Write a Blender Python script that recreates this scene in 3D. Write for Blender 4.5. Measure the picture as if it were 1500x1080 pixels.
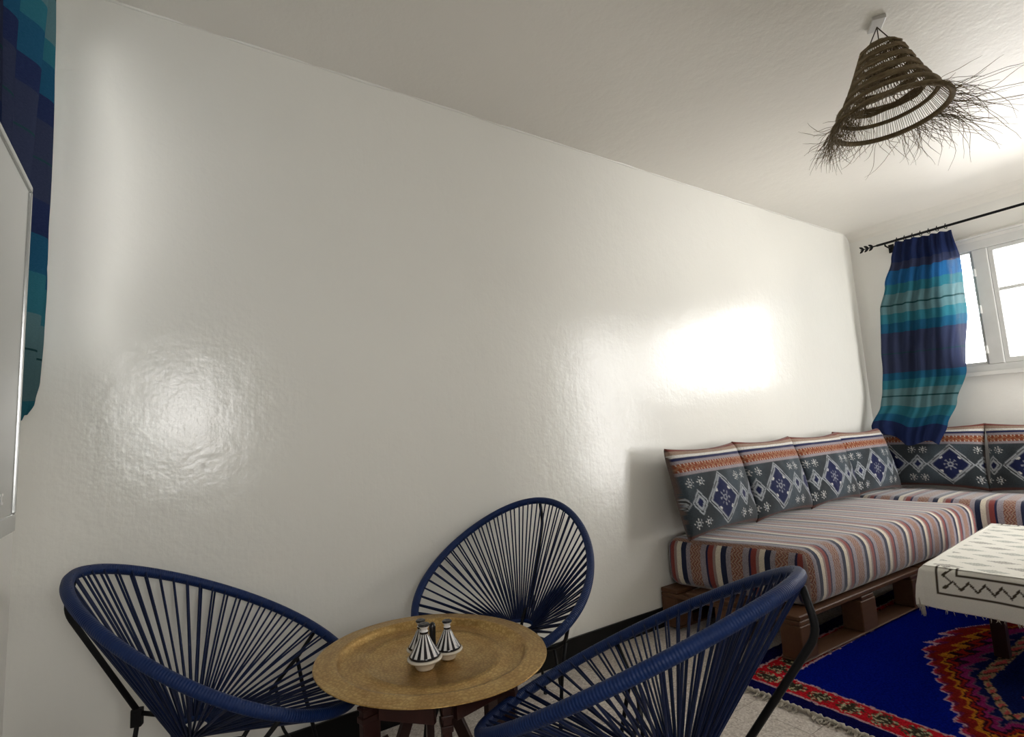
import bpy, bmesh, math, random
from mathutils import Vector, Matrix, noise
random.seed(7)
sc = bpy.context.scene
for o in list(bpy.data.objects): bpy.data.objects.remove(o)
COL = sc.collection
R = math.radians
# ------------------------------------------------------------------ camera
D, XR, XL, H, YF = 2.112, 5.064, -0.355, 2.652, -0.56
F_PX, YAW, PITCH, ROLL, CAM_H = 775.7, 0.58595, 0.11688, -0.05549, 1.1
cam = bpy.data.cameras.new('camera'); camo = bpy.data.objects.new('camera', cam); COL.objects.link(camo)
cam.lens = F_PX / 1500 * 36; cam.sensor_width = 36; cam.clip_start = .02
cy, sy, cp, sp = math.cos(YAW), math.sin(YAW), math.cos(PITCH), math.sin(PITCH)
fw = Vector((sy*cp, cy*cp, sp)); rt = Vector((cy, -sy, 0)); up = rt.cross(fw)
r2 = rt*math.cos(ROLL)+up*math.sin(ROLL); u2 = up*math.cos(ROLL)-rt*math.sin(ROLL)
m = Matrix((r2, u2, -fw)).transposed().to_4x4(); m.translation = (0, 0, CAM_H)
camo.matrix_world = m
sc.camera = camo
# ------------------------------------------------------------------ light
w = bpy.data.worlds.new('world'); sc.world = w; w.use_nodes = True
bg = w.node_tree.nodes['Background']; bg.inputs[0].default_value = (1.0, .985, .96, 1); bg.inputs[1].default_value = 13.3
sc.view_settings.view_transform = 'Standard'; sc.view_settings.look = 'None'
sc.view_settings.exposure = 0.0; sc.view_settings.gamma = 1; sc.view_settings.use_curve_mapping = False

def portal(loc, rot, sx, sy_):
    l = bpy.data.lights.new('daylight_portal', 'AREA'); l.shape = 'RECTANGLE'; l.size = sx; l.size_y = sy_
    l.cycles.is_portal = True
    o = bpy.data.objects.new('daylight_portal', l); COL.objects.link(o); o.location = loc; o.rotation_euler = rot
# openings: window_1 in the right wall, window_2 in the front wall (behind the camera; unseen, placed for the highlight on the main wall), window_3 in the left wall
W1 = (-.46, 1.52, 1.345, 2.30)       # y0 y1 z0 z1
W2 = (-.12, .43, .93, 1.73)         # x0 x1 z0 z1
W3 = (1.35, 2.04, 1.35, 2.52)       # y0 y1 z0 z1
W4 = (4.08, 4.98, .25, 2.30)       # x0 x1 z0 z1; unseen front window added to light the right end
portal((XR+.16, (W1[0]+W1[1])/2, (W1[2]+W1[3])/2), (0, R(90), 0), W1[3]-W1[2], W1[1]-W1[0])
portal(((W2[0]+W2[1])/2, YF-.16, (W2[2]+W2[3])/2), (R(90), 0, 0), W2[1]-W2[0], W2[3]-W2[2])
portal(((W4[0]+W4[1])/2, YF-.16, (W4[2]+W4[3])/2), (R(90), 0, 0), W4[1]-W4[0], W4[3]-W4[2])
portal((XL-.16, (W3[0]+W3[1])/2, (W3[2]+W3[3])/2), (0, R(-90), 0), W3[3]-W3[2], W3[1]-W3[0])

# ------------------------------------------------------------------ helpers
class N:
    """tiny expression layer over shader nodes"""
    def __init__(s, name):
        s.m = bpy.data.materials.new(name); s.m.use_nodes = True; s.t = s.m.node_tree
        s.p = s.t.nodes['Principled BSDF']; s.out = s.t.nodes['Material Output']
    def new(s, ty, **k):
        n = s.t.nodes.new(ty)
        for a, b in k.items(): setattr(n, a, b)
        return n
    def set(s, sock, v):
        if isinstance(v, bpy.types.NodeSocket): s.t.links.new(v, sock)
        else: sock.default_value = v
    def math(s, op, a, b=0., c=0.):
        n = s.new('ShaderNodeMath', operation=op)
        for i, v in enumerate((a, b, c)): s.set(n.inputs[i], v)
        return n.outputs[0]
    def mix(s, f, a, b, mode='MIX'):
        n = s.new('ShaderNodeMix', data_type='RGBA', blend_type=mode)
        s.set(n.inputs[0], f)
        for i, v in ((6, a), (7, b)):
            s.set(n.inputs[i], v if isinstance(v, bpy.types.NodeSocket) else (*v[:3], 1))
        return n.outputs[2]
    def ramp(s, f, stops, const=False):
        n = s.new('ShaderNodeValToRGB'); e = n.color_ramp.elements
        n.color_ramp.interpolation = 'CONSTANT' if const else 'LINEAR'
        while len(e) < len(stops): e.new(1)
        for i, (p, c) in enumerate(stops): e[i].position = p; e[i].color = (*c, 1)
        s.set(n.inputs[0], f); return n.outputs[0]
    def coord(s, which='Object'): return s.new('ShaderNodeTexCoord').outputs[which]
    def uv(s): return s.coord('UV')
    def sep(s, v):
        n = s.new('ShaderNodeSeparateXYZ'); s.set(n.inputs[0], v); return n.outputs
    def map(s, v, scale=(1, 1, 1), rot=(0, 0, 0), loc=(0, 0, 0)):
        n = s.new('ShaderNodeMapping'); s.set(n.inputs[0], v); n.inputs[1].default_value = loc
        n.inputs[2].default_value = rot; n.inputs[3].default_value = scale; return n.outputs[0]
    def noise(s, v, scale, detail=2., rough=.5, out='Fac'):
        n = s.new('ShaderNodeTexNoise'); s.set(n.inputs['Vector'], v); n.inputs['Scale'].default_value = scale
        n.inputs['Detail'].default_value = detail; n.inputs['Roughness'].default_value = rough; return n.outputs[out]
    def voro(s, v, scale, feature='F1', out='Distance'):
        n = s.new('ShaderNodeTexVoronoi', feature=feature); s.set(n.inputs['Vector'], v); n.inputs['Scale'].default_value = scale
        return n.outputs[out]
    def bump(s, h, strength=.3, dist=.01, normal=None):
        n = s.new('ShaderNodeBump'); n.inputs['Strength'].default_value = strength; n.inputs['Distance'].default_value = dist
        s.set(n.inputs['Height'], h)
        if normal is not None: s.set(n.inputs['Normal'], normal)
        return n.outputs[0]
    def fin(s, col=None, rough=None, metal=None, normal=None, spec=None, sheen=None, coat=None):
        P = s.p.inputs
        if col is not None: s.set(P['Base Color'], col if isinstance(col, bpy.types.NodeSocket) else (*col, 1))
        if rough is not None: s.set(P['Roughness'], rough)
        if metal is not None: s.set(P['Metallic'], metal)
        if normal is not None: s.set(P['Normal'], normal)
        if spec is not None: P['Specular IOR Level'].default_value = spec
        if sheen is not None: P['Sheen Weight'].default_value = sheen; P['Sheen Roughness'].default_value = .4
        if coat is not None: P['Coat Weight'].default_value = coat[0]; P['Coat Roughness'].default_value = coat[1]
        return s.m

def obj(name, me, mat=None, parent=None, loc=None, label=None, cat=None, group=None, kind=None, smooth=False):
    if isinstance(me, bmesh.types.BMesh):
        bm = me; me = bpy.data.meshes.new(name); bm.to_mesh(me); bm.free()
    o = bpy.data.objects.new(name, me); COL.objects.link(o)
    if mat is not None and me is not None:
        me.materials.clear(); me.materials.append(mat)
    if parent is not None: o.parent = parent
    if loc is not None: o.location = loc
    if smooth and me is not None:
        for p in me.polygons: p.use_smooth = True
    if label: o['label'] = label
    if cat: o['category'] = cat
    if group: o['group'] = group
    if kind: o['kind'] = kind
    return o
def thing(name, label, cat, loc=(0, 0, 0), rz=0, group=None):
    o = obj(name, None, loc=loc, label=label, cat=cat, group=group); o.rotation_euler = (0, 0, rz); return o
def bm_new(): return bmesh.new()
def box(bm, lo, hi, bev=0.):
    c = [(a+b)/2 for a, b in zip(lo, hi)]; s = [abs(b-a) for a, b in zip(lo, hi)]
    r = bmesh.ops.create_cube(bm, size=1, matrix=Matrix.Translation(c) @ Matrix.Diagonal((*s, 1)))
    if bev:
        es = list({e for v in r['verts'] for e in v.link_edges})
        bmesh.ops.bevel(bm, geom=es, offset=bev, segments=2, profile=.6, affect='EDGES')
    return bm
def bx(lo, hi, bev=0.): return box(bm_new(), lo, hi, bev)
def tube(bm, pts, rad, seg=8, closed=False, cap=True):
    """sweep a circle along points; rad may be a list"""
    pts = [Vector(p) for p in pts]; n = len(pts)
    rads = rad if isinstance(rad, (list, tuple)) else [rad]*n
    rings = []; prev = None
    for i in range(n):
        if closed: d = pts[(i+1) % n]-pts[i-1]
        else: d = pts[min(i+1, n-1)]-pts[max(i-1, 0)]
        d = d.normalized() if d.length > 1e-9 else Vector((0, 0, 1))
        if prev is None:
            a = d.orthogonal().normalized()
        else:
            a = (prev-d*prev.dot(d)); a = a.normalized() if a.length > 1e-6 else d.orthogonal().normalized()
        prev = a; b = d.cross(a)
        rings.append([bm.verts.new(pts[i]+(a*math.cos(2*math.pi*k/seg)+b*math.sin(2*math.pi*k/seg))*rads[i]) for k in range(seg)])
    rng = range(n if closed else n-1)
    for i in rng:
        A, B = rings[i], rings[(i+1) % n]
        if closed and i == n-1:   # best rotation for the seam
            off = min(range(seg), key=lambda k: (A[0].co-B[k].co).length)
            B = B[off:]+B[:off]
        for k in range(seg): bm.faces.new((A[k], A[(k+1) % seg], B[(k+1) % seg], B[k]))
    if cap and not closed:
        bm.faces.new(rings[0][::-1]); bm.faces.new(rings[-1])
    return bm
def lathe(prof, seg=32):
    bm = bm_new(); rings = []
    for r, z in prof:
        if r < 1e-5: rings.append([bm.verts.new((0, 0, z))])
        else: rings.append([bm.verts.new((r*math.cos(2*math.pi*k/seg), r*math.sin(2*math.pi*k/seg), z)) for k in range(seg)])
    for A, B in zip(rings, rings[1:]):
        for k in range(seg):
            f = [A[k % len(A)], A[(k+1) % len(A)], B[(k+1) % len(B)], B[k % len(B)]]
            f = list(dict.fromkeys(f))
            if len(f) > 2: bm.faces.new(f)
    bmesh.ops.recalc_face_normals(bm, faces=bm.faces); return bm
def dup(root, loc, rz, label=None):
    r = root.copy(); COL.objects.link(r); r.location = loc; r.rotation_euler = (0, 0, rz)
    if label: r['label'] = label
    for ch in list(root.children):
        c = ch.copy(); COL.objects.link(c); c.parent = r
        for g in list(ch.children):
            d = g.copy(); COL.objects.link(d); d.parent = c
    return r
def grid_mesh(name, nu, nv, fn, col=None, thick=None):
    """grid surface fn(u,v)->point, with uv and an optional colour per vertex"""
    me = bpy.data.meshes.new(name); vs = []; fs = []
    for j in range(nv+1):
        for i in range(nu+1): vs.append(fn(i/nu, j/nv))
    for j in range(nv):
        for i in range(nu):
            a = j*(nu+1)+i; fs.append((a, a+1, a+nu+2, a+nu+1))
    me.from_pydata(vs, [], fs)
    uvl = me.uv_layers.new(name='UVMap'); flat = []
    for f in fs:
        for k in f: flat += [(k % (nu+1))/nu, (k//(nu+1))/nv]
    uvl.data.foreach_set('uv', flat)
    if col:
        ca = me.color_attributes.new('Col', 'FLOAT_COLOR', 'POINT'); cf = []
        for j in range(nv+1):
            for i in range(nu+1): cf += [*col(i/nu, j/nv), 1]
        ca.data.foreach_set('color', cf)
    for p in me.polygons: p.use_smooth = True
    return me

# ------------------------------------------------------------------ materials
def plain(name, col, rough=.5, metal=0., spec=.5, bscale=0, bstr=.2):
    n = N(name); nm = None
    if bscale: nm = n.bump(n.noise(n.coord(), bscale, 3), bstr, .003)
    v = n.noise(n.coord(), 9, 3)
    c = n.mix(v, tuple(x*.88 for x in col), tuple(min(1, x*1.1) for x in col))
    return n.fin(c, rough, metal, nm, spec)
def mk_wall(name, col, rough, glossy, spec=.5):
    n = N(name); g = n.new('ShaderNodeNewGeometry').outputs['Position']
    big = n.noise(g, 2.2, 2); mid = n.noise(g, 11, 3, .6); fine = n.noise(g, 70, 3, .6)
    strokes = n.noise(n.map(g, (60, 60, 5)), 1, 3, .6)
    blem = n.ramp(n.noise(g, 6.5, 2), [(0, (0, 0, 0)), (.68, (0, 0, 0)), (.74, (1, 1, 1))])
    h = n.math('ADD', n.math('MULTIPLY', mid, .55), n.math('ADD', n.math('ADD', n.math('MULTIPLY', fine, .10), n.math('MULTIPLY', n.noise(g, 27, 3, .6), .19)), n.math('ADD', n.math('MULTIPLY', strokes, .10), n.math('MULTIPLY', blem, .05))))
    nm = n.bump(h, glossy, .012)
    c = n.mix(big, tuple(x*.96 for x in col), col)
    r = n.math('ADD', n.math('MULTIPLY', mid, .12), rough-.06)
    return n.fin(c, r, 0, nm, spec)
M = {}
T1, T2, T3, T4 = 1., .95, .74, 1.  # pane transmission per window, set to balance the light they let in
M['wall'] = mk_wall('glossy_wall_paint', (.85, .84, .785), .215, .32, .75)
M['wall2'] = mk_wall('side_wall_paint', (.85, .835, .79), .42, .3)
M['ceiling'] = mk_wall('ceiling_paint', (.83, .80, .735), .42, .35)
M['black_gloss'] = plain('black_skirting', (.005, .005, .005), .3, 0, .2)
M['frame'] = plain('window_frame_paint', (.62, .62, .60), .4)
M['sill'] = plain('window_trim_paint', (.70, .69, .66), .45)
M['iron'] = plain('black_iron', (.004, .004, .005), .55, 0, .22)
def mk_glass(name='window_glass', tint=1.):
    n = N(name); t = n.new('ShaderNodeBsdfTransparent'); g = n.new('ShaderNodeBsdfGlossy')
    g.inputs['Roughness'].default_value = .02; f = n.new('ShaderNodeFresnel'); f.inputs[0].default_value = 1.35; t.inputs[0].default_value = (tint, tint, tint, 1)
    mx = n.new('ShaderNodeMixShader'); n.t.links.new(f.outputs[0], mx.inputs[0]); n.t.links.new(t.outputs[0], mx.inputs[1]); n.t.links.new(g.outputs[0], mx.inputs[2])
    n.t.links.new(mx.outputs[0], n.out.inputs[0]); return n.m
M['glass'] = mk_glass('window_glass', T1)
M['glass2'] = mk_glass('light_dimming_glass', T2)
M['glass4'] = mk_glass('added_window_glass', T4)
M['glass3'] = mk_glass('left_window_glass', T3)
def mk_tile():
    n = N('terrazzo_tile'); oi = n.new('ShaderNodeObjectInfo').outputs['Random']
    g = n.new('ShaderNodeNewGeometry').outputs['Position']
    base = n.ramp(oi, [(0, (.47, .41, .36)), (.4, (.54, .48, .42)), (.7, (.52, .43, .40)), (1, (.58, .53, .46))])
    v = n.voro(g, 160, out='Color'); vv = n.sep(v)[0]
    chips = n.ramp(vv, [(0, (.30, .25, .22)), (.25, (.55, .49, .43)), (.6, (.62, .56, .50)), (.9, (.85, .80, .74))])
    c = n.mix(.55, base, chips)
    return n.fin(c, .42, 0, None, .5)
M['tile'] = mk_tile()
M['grout'] = plain('grey_grout', (.16, .15, .14), .8)
def mk_cord():
    n = N('blue_cord'); v = n.noise(n.coord(), 25, 2)
    return n.fin(n.mix(v, (.002, .008, .040), (.003, .012, .058)), .5, 0, None, .25)
M['cord'] = mk_cord()
def mk_rim():
    n = N('blue_cord_wrapped_rim'); u = n.sep(n.uv())[0]
    s = n.math('SINE', n.math('MULTIPLY', u, 46*8*2*math.pi))
    v = n.noise(n.coord(), 20, 2)
    return n.fin(n.mix(v, (.002, .014, .070), (.003, .022, .110)), .5, 0, n.bump(s, .3, .002), .28)
M['rim'] = mk_rim()
def mk_wood(name, a, b, rough=.55, sc_=(3, 30, 30)):
    n = N(name); oi = n.new('ShaderNodeObjectInfo').outputs['Random']; c0 = n.coord()
    g = n.noise(n.map(c0, sc_), 1.2, 4, .65); c = n.mix(g, a, b)
    c = n.mix(n.math('MULTIPLY', oi, .35), c, tuple(x*.55 for x in a))
    return n.fin(c, rough, 0, n.bump(g, .35, .002), .35)
M['pallet'] = mk_wood('pallet_wood', (.075, .028, .012), (.15, .072, .033))
M['dark_wood'] = mk_wood('dark_red_wood', (.020, .006, .005), (.055, .017, .013), .35, (30, 30, 3))
def mk_brass():
    n = N('engraved_brass'); P = n.coord(); s = n.sep(P)
    r = n.math('SQRT', n.math('ADD', n.math('MULTIPLY', s[0], s[0]), n.math('MULTIPLY', s[1], s[1])))
    th = n.math('ARCTAN2', s[1], s[0])
    pet = n.math('ABSOLUTE', n.math('SINE', n.math('ADD', n.math('MULTIPLY', th, 16), n.math('MULTIPLY', r, 260))))
    pet2 = n.math('ABSOLUTE', n.math('SINE', n.math('SUBTRACT', n.math('MULTIPLY', th, 16), n.math('MULTIPLY', r, 260))))
    rings = n.math('ABSOLUTE', n.math('SINE', n.math('MULTIPLY', r, 110)))
    vor = n.voro(P, 95, 'DISTANCE_TO_EDGE'); fine = n.noise(P, 130, 3)
    h = n.math('ADD', n.math('MULTIPLY', n.math('MULTIPLY', pet, pet2), .3), n.math('ADD', n.math('MULTIPLY', vor, 1.6), n.math('MULTIPLY', rings, .10)))
    n1 = n.noise(P, 14, 5, .7)
    c = n.ramp(n1, [(.3, (.42, .25, .085)), (.55, (.56, .38, .15)), (.75, (.64, .47, .22))])
    eng = n.ramp(h, [(.25, (.62, .55, .45)), (.6, (1, 1, 1))])
    c = n.mix(.65, c, eng, 'MULTIPLY')
    rg = n.math('ADD', .30, n.math('MULTIPLY', fine, .18))
    return n.fin(c, rg, .85, n.bump(n.math('ADD', h, n.math('MULTIPLY', fine, .4)), .28, .0012))
M['brass'] = mk_brass()
M['white_ceramic'] = plain('cream_ceramic', (.66, .60, .50), .18)
M['black_ceramic'] = plain('black_ceramic', (.012, .011, .012), .2)
def mk_lid():
    n = N('striped_tagine_glaze'); s = n.sep(n.coord()); th = n.math('ARCTAN2', s[1], s[0])
    f = n.math('FRACT', n.math('MULTIPLY', th, 13/(2*math.pi))); z = s[2]
    st = n.math('GREATER_THAN', f, .5)
    top = n.math('GREATER_THAN', z, .058); low = n.math('LESS_THAN', z, .006)
    kb = n.math('LESS_THAN', n.math('ABSOLUTE', n.math('SUBTRACT', z, .0605)), .0028)
    tb = n.math('GREATER_THAN', z, .0775)
    w_ = n.math('MULTIPLY', st, n.math('SUBTRACT', 1, low))
    w_ = n.math('MAXIMUM', w_, top)
    w_ = n.math('MULTIPLY', w_, n.math('SUBTRACT', 1, n.math('MAXIMUM', kb, tb)))
    return n.fin(n.mix(w_, (.012, .010, .014), (.72, .70, .68)), .15)
M['lid'] = mk_lid()
M['white_plastic'] = plain('white_plastic', (.62, .61, .58), .35)
def mk_straw():
    n = N('woven_straw'); v = n.noise(n.coord(), 60, 3)
    return n.fin(n.mix(v, (.10, .070, .036), (.24, .18, .10)), .7, 0, None, .25)
M['straw'] = mk_straw()
M['string'] = plain('dark_string', (.05, .038, .022), .8)
M['tv_screen'] = plain('dark_glossy_screen', (.02, .02, .022), .07)
def mk_tv():
    n = N('tv_glass'); return n.fin((.30, .31, .30), .16, .55, None, .8, coat=(.6, .05))
M['tv_body'] = plain('silver_bezel', (.52, .53, .52), .22, .7)
M['tv_back'] = plain('tv_black_casing', (.03, .03, .03), .4)
M['tv_glass'] = mk_tv()
# hand woven curtain: colour bands by height
CB = {'grey': (.10, .20, .22), 'teal': (.022, .15, .20), 'blue': (.008, .085, .17), 'navy': (.012, .022, .085), 'purple': (.030, .038, .085), 'line': (.01, .055, .06), 'bright': (.012, .10, .26)}
def mk_curtain(name, bands, zlo, zhi, mul=1., trans=.42, hole=.05):
    n = N(name); v = n.sep(n.uv())[1]; g = n.coord()
    wob = n.math('MULTIPLY', n.math('SUBTRACT', n.noise(g, 5, 2), .5), .006)
    st = [((z-zlo)/(zhi-zlo), tuple(c*mul for c in CB[b])) for z, b in bands]
    st[0] = (0, st[0][1])
    c = n.ramp(n.math('ADD', v, wob), st, True)
    weave = n.noise(n.map(g, (150, 150, 700)), 1, 2)
    c = n.mix(weave, n.mix(.5, c, (.5, .5, .5), 'MULTIPLY'), n.mix(.04, c, (.35, .40, .5)))
    d = n.new('ShaderNodeBsdfDiffuse'); t = n.new('ShaderNodeBsdfTranslucent')
    n.set(d.inputs[0], c); n.set(t.inputs[0], c)
    mx = n.new('ShaderNodeMixShader'); mx.inputs[0].default_value = trans
    n.t.links.new(d.outputs[0], mx.inputs[1]); n.t.links.new(t.outputs[0], mx.inputs[2])
    tr = n.new('ShaderNodeBsdfTransparent'); mx2 = n.new('ShaderNodeMixShader')
    n.set(mx2.inputs[0], n.math('MULTIPLY', n.math('GREATER_THAN', weave, .60), hole))
    n.t.links.new(mx.outputs[0], mx2.inputs[1]); n.t.links.new(tr.outputs[0], mx2.inputs[2])
    n.t.links.new(mx2.outputs[0], n.out.inputs[0]); return n.m
M['curtain_r'] = mk_curtain('blue_band_curtain_right', [(.78, 'navy'), (.92, 'blue'), (.99, 'teal'), (1.08, 'grey'), (1.17, 'line'), (1.18, 'grey'), (1.24, 'teal'), (1.31, 'blue'), (1.37, 'purple'), (1.53, 'line'), (1.535, 'purple'), (1.70, 'blue'), (1.78, 'teal'), (1.86, 'grey'), (1.925, 'line'), (1.935, 'grey'), (2.02, 'teal'), (2.10, 'bright'), (2.21, 'purple'), (2.28, 'navy')], .78, 2.45, 1.1, .40)
M['curtain_l'] = mk_curtain('blue_band_curtain_left', [(1.15, 'teal'), (1.20, 'grey'), (1.342, 'line'), (1.35, 'grey'), (1.44, 'teal'), (1.55, 'blue'), (1.65, 'navy'), (1.74, 'purple'), (1.84, 'line'), (1.845, 'purple'), (1.95, 'navy'), (2.02, 'blue'), (2.12, 'teal'), (2.19, 'grey'), (2.335, 'line'), (2.345, 'grey'), (2.42, 'teal'), (2.50, 'blue')], 1.15, 2.55, .62, .10, 0.)

def mk_vcol(name, rough=.9, bscale=300, bstr=.5, bd=.002, sheen=.2, speck=.25, spec=.2):
    n = N(name); a = n.new('ShaderNodeVertexColor', layer_name='Col').outputs[0]
    g = n.coord(); f = n.noise(g, bscale, 2, .6)
    c = n.mix(speck, a, n.mix(1., a, n.ramp(f, [(.3, (.35, .35, .35)), (.7, (1.7, 1.7, 1.7))]), 'MULTIPLY'))
    return n.fin(c, rough, 0, n.bump(f, bstr, bd), spec, sheen)
M['pillow'] = mk_vcol('kilim_cushion_fabric', speck=.5)
M['rug'] = mk_vcol('rug_pile', 1., 130, 1., .012, .0, .6, 0.)
M['cloth'] = mk_vcol('cream_tablecloth', .85, 500, .25, .001, .1, .1)
def mk_stripe():
    n = N('striped_sofa_fabric'); s = n.sep(n.uv()); g = n.coord()
    u = n.math('ADD', s[0], n.math('MULTIPLY', n.math('SUBTRACT', n.noise(g, 6, 2), .5), .05))
    p = n.math('FRACT', u)
    gray = (.27, .245, .27)
    c = n.ramp(p, [(0, (.66, .60, .47)), (.12, (.30, .22, .20)), (.19, (.24, .050, .042)), (.31, (.018, .018, .06)), (.36, gray), (.50, (.24, .065, .025)), (.76, gray), (.87, (.012, .018, .05))], True)
    # zigzag specks in the rust band, herringbone weave in the grey
    q = n.math('MULTIPLY', s[1], 26)
    zz = n.math('ABSOLUTE', n.math('SUBTRACT', n.math('FRACT', q), .5))
    ph = n.math('FRACT', n.math('ADD', n.math('MULTIPLY', p, 13), n.math('MULTIPLY', zz, 2)))
    inb = n.math('MULTIPLY', n.math('GREATER_THAN', p, .50), n.math('LESS_THAN', p, .76))
    ing = n.math('MULTIPLY', n.math('GREATER_THAN', p, .36), n.math('LESS_THAN', p, .87))
    c = n.mix(n.math('MULTIPLY', inb, n.math('MULTIPLY', n.math('GREATER_THAN', ph, .6), .75)), c, (.42, .30, .18))
    c = n.mix(n.math('MULTIPLY', inb, n.math('MULTIPLY', n.math('LESS_THAN', ph, .2), .6)), c, (.05, .02, .02))
    f = n.noise(g, 330, 2, .6)
    c = n.mix(n.math('MULTIPLY', ing, n.math('MULTIPLY', n.math('GREATER_THAN', f, .52), .35)), c, (.45, .40, .42))
    c = n.mix(.5, c, n.ramp(f, [(.3, (.25, .23, .23)), (.7, (1.2, 1.15, 1.2))]), 'MULTIPLY')
    return n.fin(c, .85, 0, n.bump(f, .5, .0015), .2, .6)
M['stripe'] = mk_stripe()
M['fringe'] = plain('cream_fringe', (.50, .45, .38), .9)

# ------------------------------------------------------------------ room shell
T = .16
def wall(name, boxes, mat):
    bm = bm_new()
    for lo, hi in boxes: box(bm, lo, hi)
    return obj(name, bm, mat, kind='structure')
# main wall, gently uneven at the ceiling line
wall('wall_back', [((XL-T, D, -.05), (XR+T, D+T, H+.1))], M['wall'])
wall('wall_right', [((XR, YF-T, -.05), (XR+T, W1[0], H+.1)), ((XR, W1[1], -.05), (XR+T, D, H+.1)), ((XR, W1[0], -.05), (XR+T, W1[1], W1[2])), ((XR, W1[0], W1[3]), (XR+T, W1[1], H+.1))], M['wall2'])
wall('wall_left', [((XL-T, YF-T, -.05), (XL, W3[0], H+.1)), ((XL-T, W3[1], -.05), (XL, D, H+.1)), ((XL-T, W3[0], -.05), (XL, W3[1], W3[2])), ((XL-T, W3[0], W3[3]), (XL, W3[1], H+.1))], M['wall2'])
wall('wall_front', [((XL, YF-T, -.05), (W2[0], YF, H+.1)), ((W2[1], YF-T, -.05), (W4[0], YF, H+.1)), ((W4[1], YF-T, -.05), (XR, YF, H+.1)), ((W4[0], YF-T, -.05), (W4[1], YF, W4[2])), ((W4[0], YF-T, W4[3]), (W4[1], YF, H+.1)), ((W2[0], YF-T, -.05), (W2[1], YF, W2[2])), ((W2[0], YF-T, W2[3]), (W2[1], YF, H+.1))], M['wall2'])
wall('ceiling', [((XL, YF, H), (XR, D, H+.1))], M['ceiling'])
# rough plaster bead where the main wall meets the ceiling
bm = bm_new(); pts = []; rads = []
for i in range(260):
    x = XL+.02+i*(XR-XL-.04)/259
    nz = noise.noise(Vector((x*9, 3, 1)))+.6*noise.noise(Vector((x*31, 7, 2)))
    pts.append((x, D-.001, H-.001+.004*nz)); rads.append(max(.0015, .005+.006*noise.noise(Vector((x*5, 1, 9)))+.003*nz))
tube(bm, pts, rads, 6); obj('trim_1', bm, M['wall'], kind='structure', smooth=True)
# cove along the right wall
bm = bm_new(); c = []
for yy in (YF, D):
    c.append([bm.verts.new(p) for p in ((XR, yy, H-.07), (XR-.012, yy, H-.045), (XR-.035, yy, H-.018), (XR-.08, yy, H), (XR, yy, H))])
for k in range(5): bm.faces.new((c[0][k], c[0][(k+1) % 5], c[1][(k+1) % 5], c[1][k]))
bm.faces.new(c[0]); bm.faces.new(c[1][::-1]); bmesh.ops.recalc_face_normals(bm, faces=bm.faces)
obj('trim_2', bm, M['ceiling'], kind='structure')
for nm, lo, hi in (('baseboard_back', (XL, D-.012, 0), (XR, D, .10)), ('baseboard_left', (XL, YF, 0), (XL+.012, D-.012, .10)), ('baseboard_right', (XR-.012, YF, 0), (XR, D-.012, .10))):
    obj(nm, bx(lo, hi, .003), M['black_gloss'], kind='structure')
floor = wall('floor', [((XL, YF, -.05), (XR, D, -.004))], M['grout'])
tm = None; TS = .25
nx = int((XR-XL)/TS)+1; ny = int((D-YF)/TS)+1
tile_me = bpy.data.meshes.new('tile'); b_ = bx((-TS/2+.001, -TS/2+.001, -.006), (TS/2-.001, TS/2-.001, 0)); b_.to_mesh(tile_me); b_.free(); tile_me.materials.append(M['tile'])
for i in range(nx):
    for j in range(ny):
        cx, cy_ = XL+TS*(i+.5)-.0, D-TS*(j+.5)
        x1 = min(cx+TS/2, XR); y0 = max(cy_-TS/2, YF)
        if x1-(cx-TS/2) < TS-.01 or (cy_+TS/2)-y0 < TS-.01:
            if x1-(cx-TS/2) < .01 or (cy_+TS/2)-y0 < .01: continue
            obj('tile', bx((cx-TS/2+.001, y0+.001, -.006), (x1-.001, cy_+TS/2-.001, 0)), M['tile'], floor)
        else:
            obj('tile', tile_me, None, floor, (cx, cy_, 0))

# windows -----------------------------------------------------------------
y0, y1, z0, z1 = W1; xf = XR+.01
bm = bm_new()
box(bm, (xf-.03, y0-.01, z0-.03), (xf+.07, y1+.01, z0+.045), .004)
box(bm, (xf-.03, y0-.01, z1-.05), (xf+.07, y1+.01, z1+.015), .004)
for a in (y0, y1-.05): box(bm, (xf-.028, a, z0+.045), (xf+.07, a+.05, z1-.05), .003)
win = obj('window_1', bm, M['frame'], kind='structure')
for a, b_ in ((1.205, 1.295), (.755, .80), (.26, .35), (-.21, -.165)):
    obj('mullion', bx((xf-.026, a, z0+.046), (xf+.06, b_, z1-.051), .006), M['frame'], win)
obj('window_sill', bx((XR-.045, y0-.04, z0-.035), (XR+.001, y1+.04, z0-.005), .004), M['sill'], win)
bm = bm_new(); box(bm, (XR-.02, y0-.04, z1+.012), (XR, y1+.04, z1+.04), .004); box(bm, (XR-.032, y0-.05, z1+.04), (XR, y1+.05, z1+.055), .004)
obj('window_head', bm, M['sill'], win)
for a, b_, bar in ((1.297, 1.468, 0), (.802, 1.203, 1), (.352, .753, 1), (-.163, .258, 1), (-.408, -.212, 0)):
    sb = bm_new(); s_ = .028 if bar else .012
    for lo, hi in (((a, z0+.047), (b_, z0+.047+s_+.01)), ((a, z1-.052-s_), (b_, z1-.052)), ((a, z0+.047+s_+.01), (a+s_, z1-.052-s_)), ((b_-s_, z0+.047+s_+.01), (b_, z1-.052-s_))):
        box(sb, (xf-.018, lo[0], lo[1]), (xf+.03, hi[0], hi[1]), .003)
    sash = obj('sash', sb, M['frame'], win)
    if bar: obj('glazing_bar', bx((xf-.012, a+s_, 1.915), (xf+.02, b_-s_, 1.94), .003), M['frame'], sash)
    obj('pane', bx((xf+.004, a+s_, z0+.047+s_), (xf+.008, b_-s_, z1-.052-s_)), M['glass'], sash)
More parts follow.
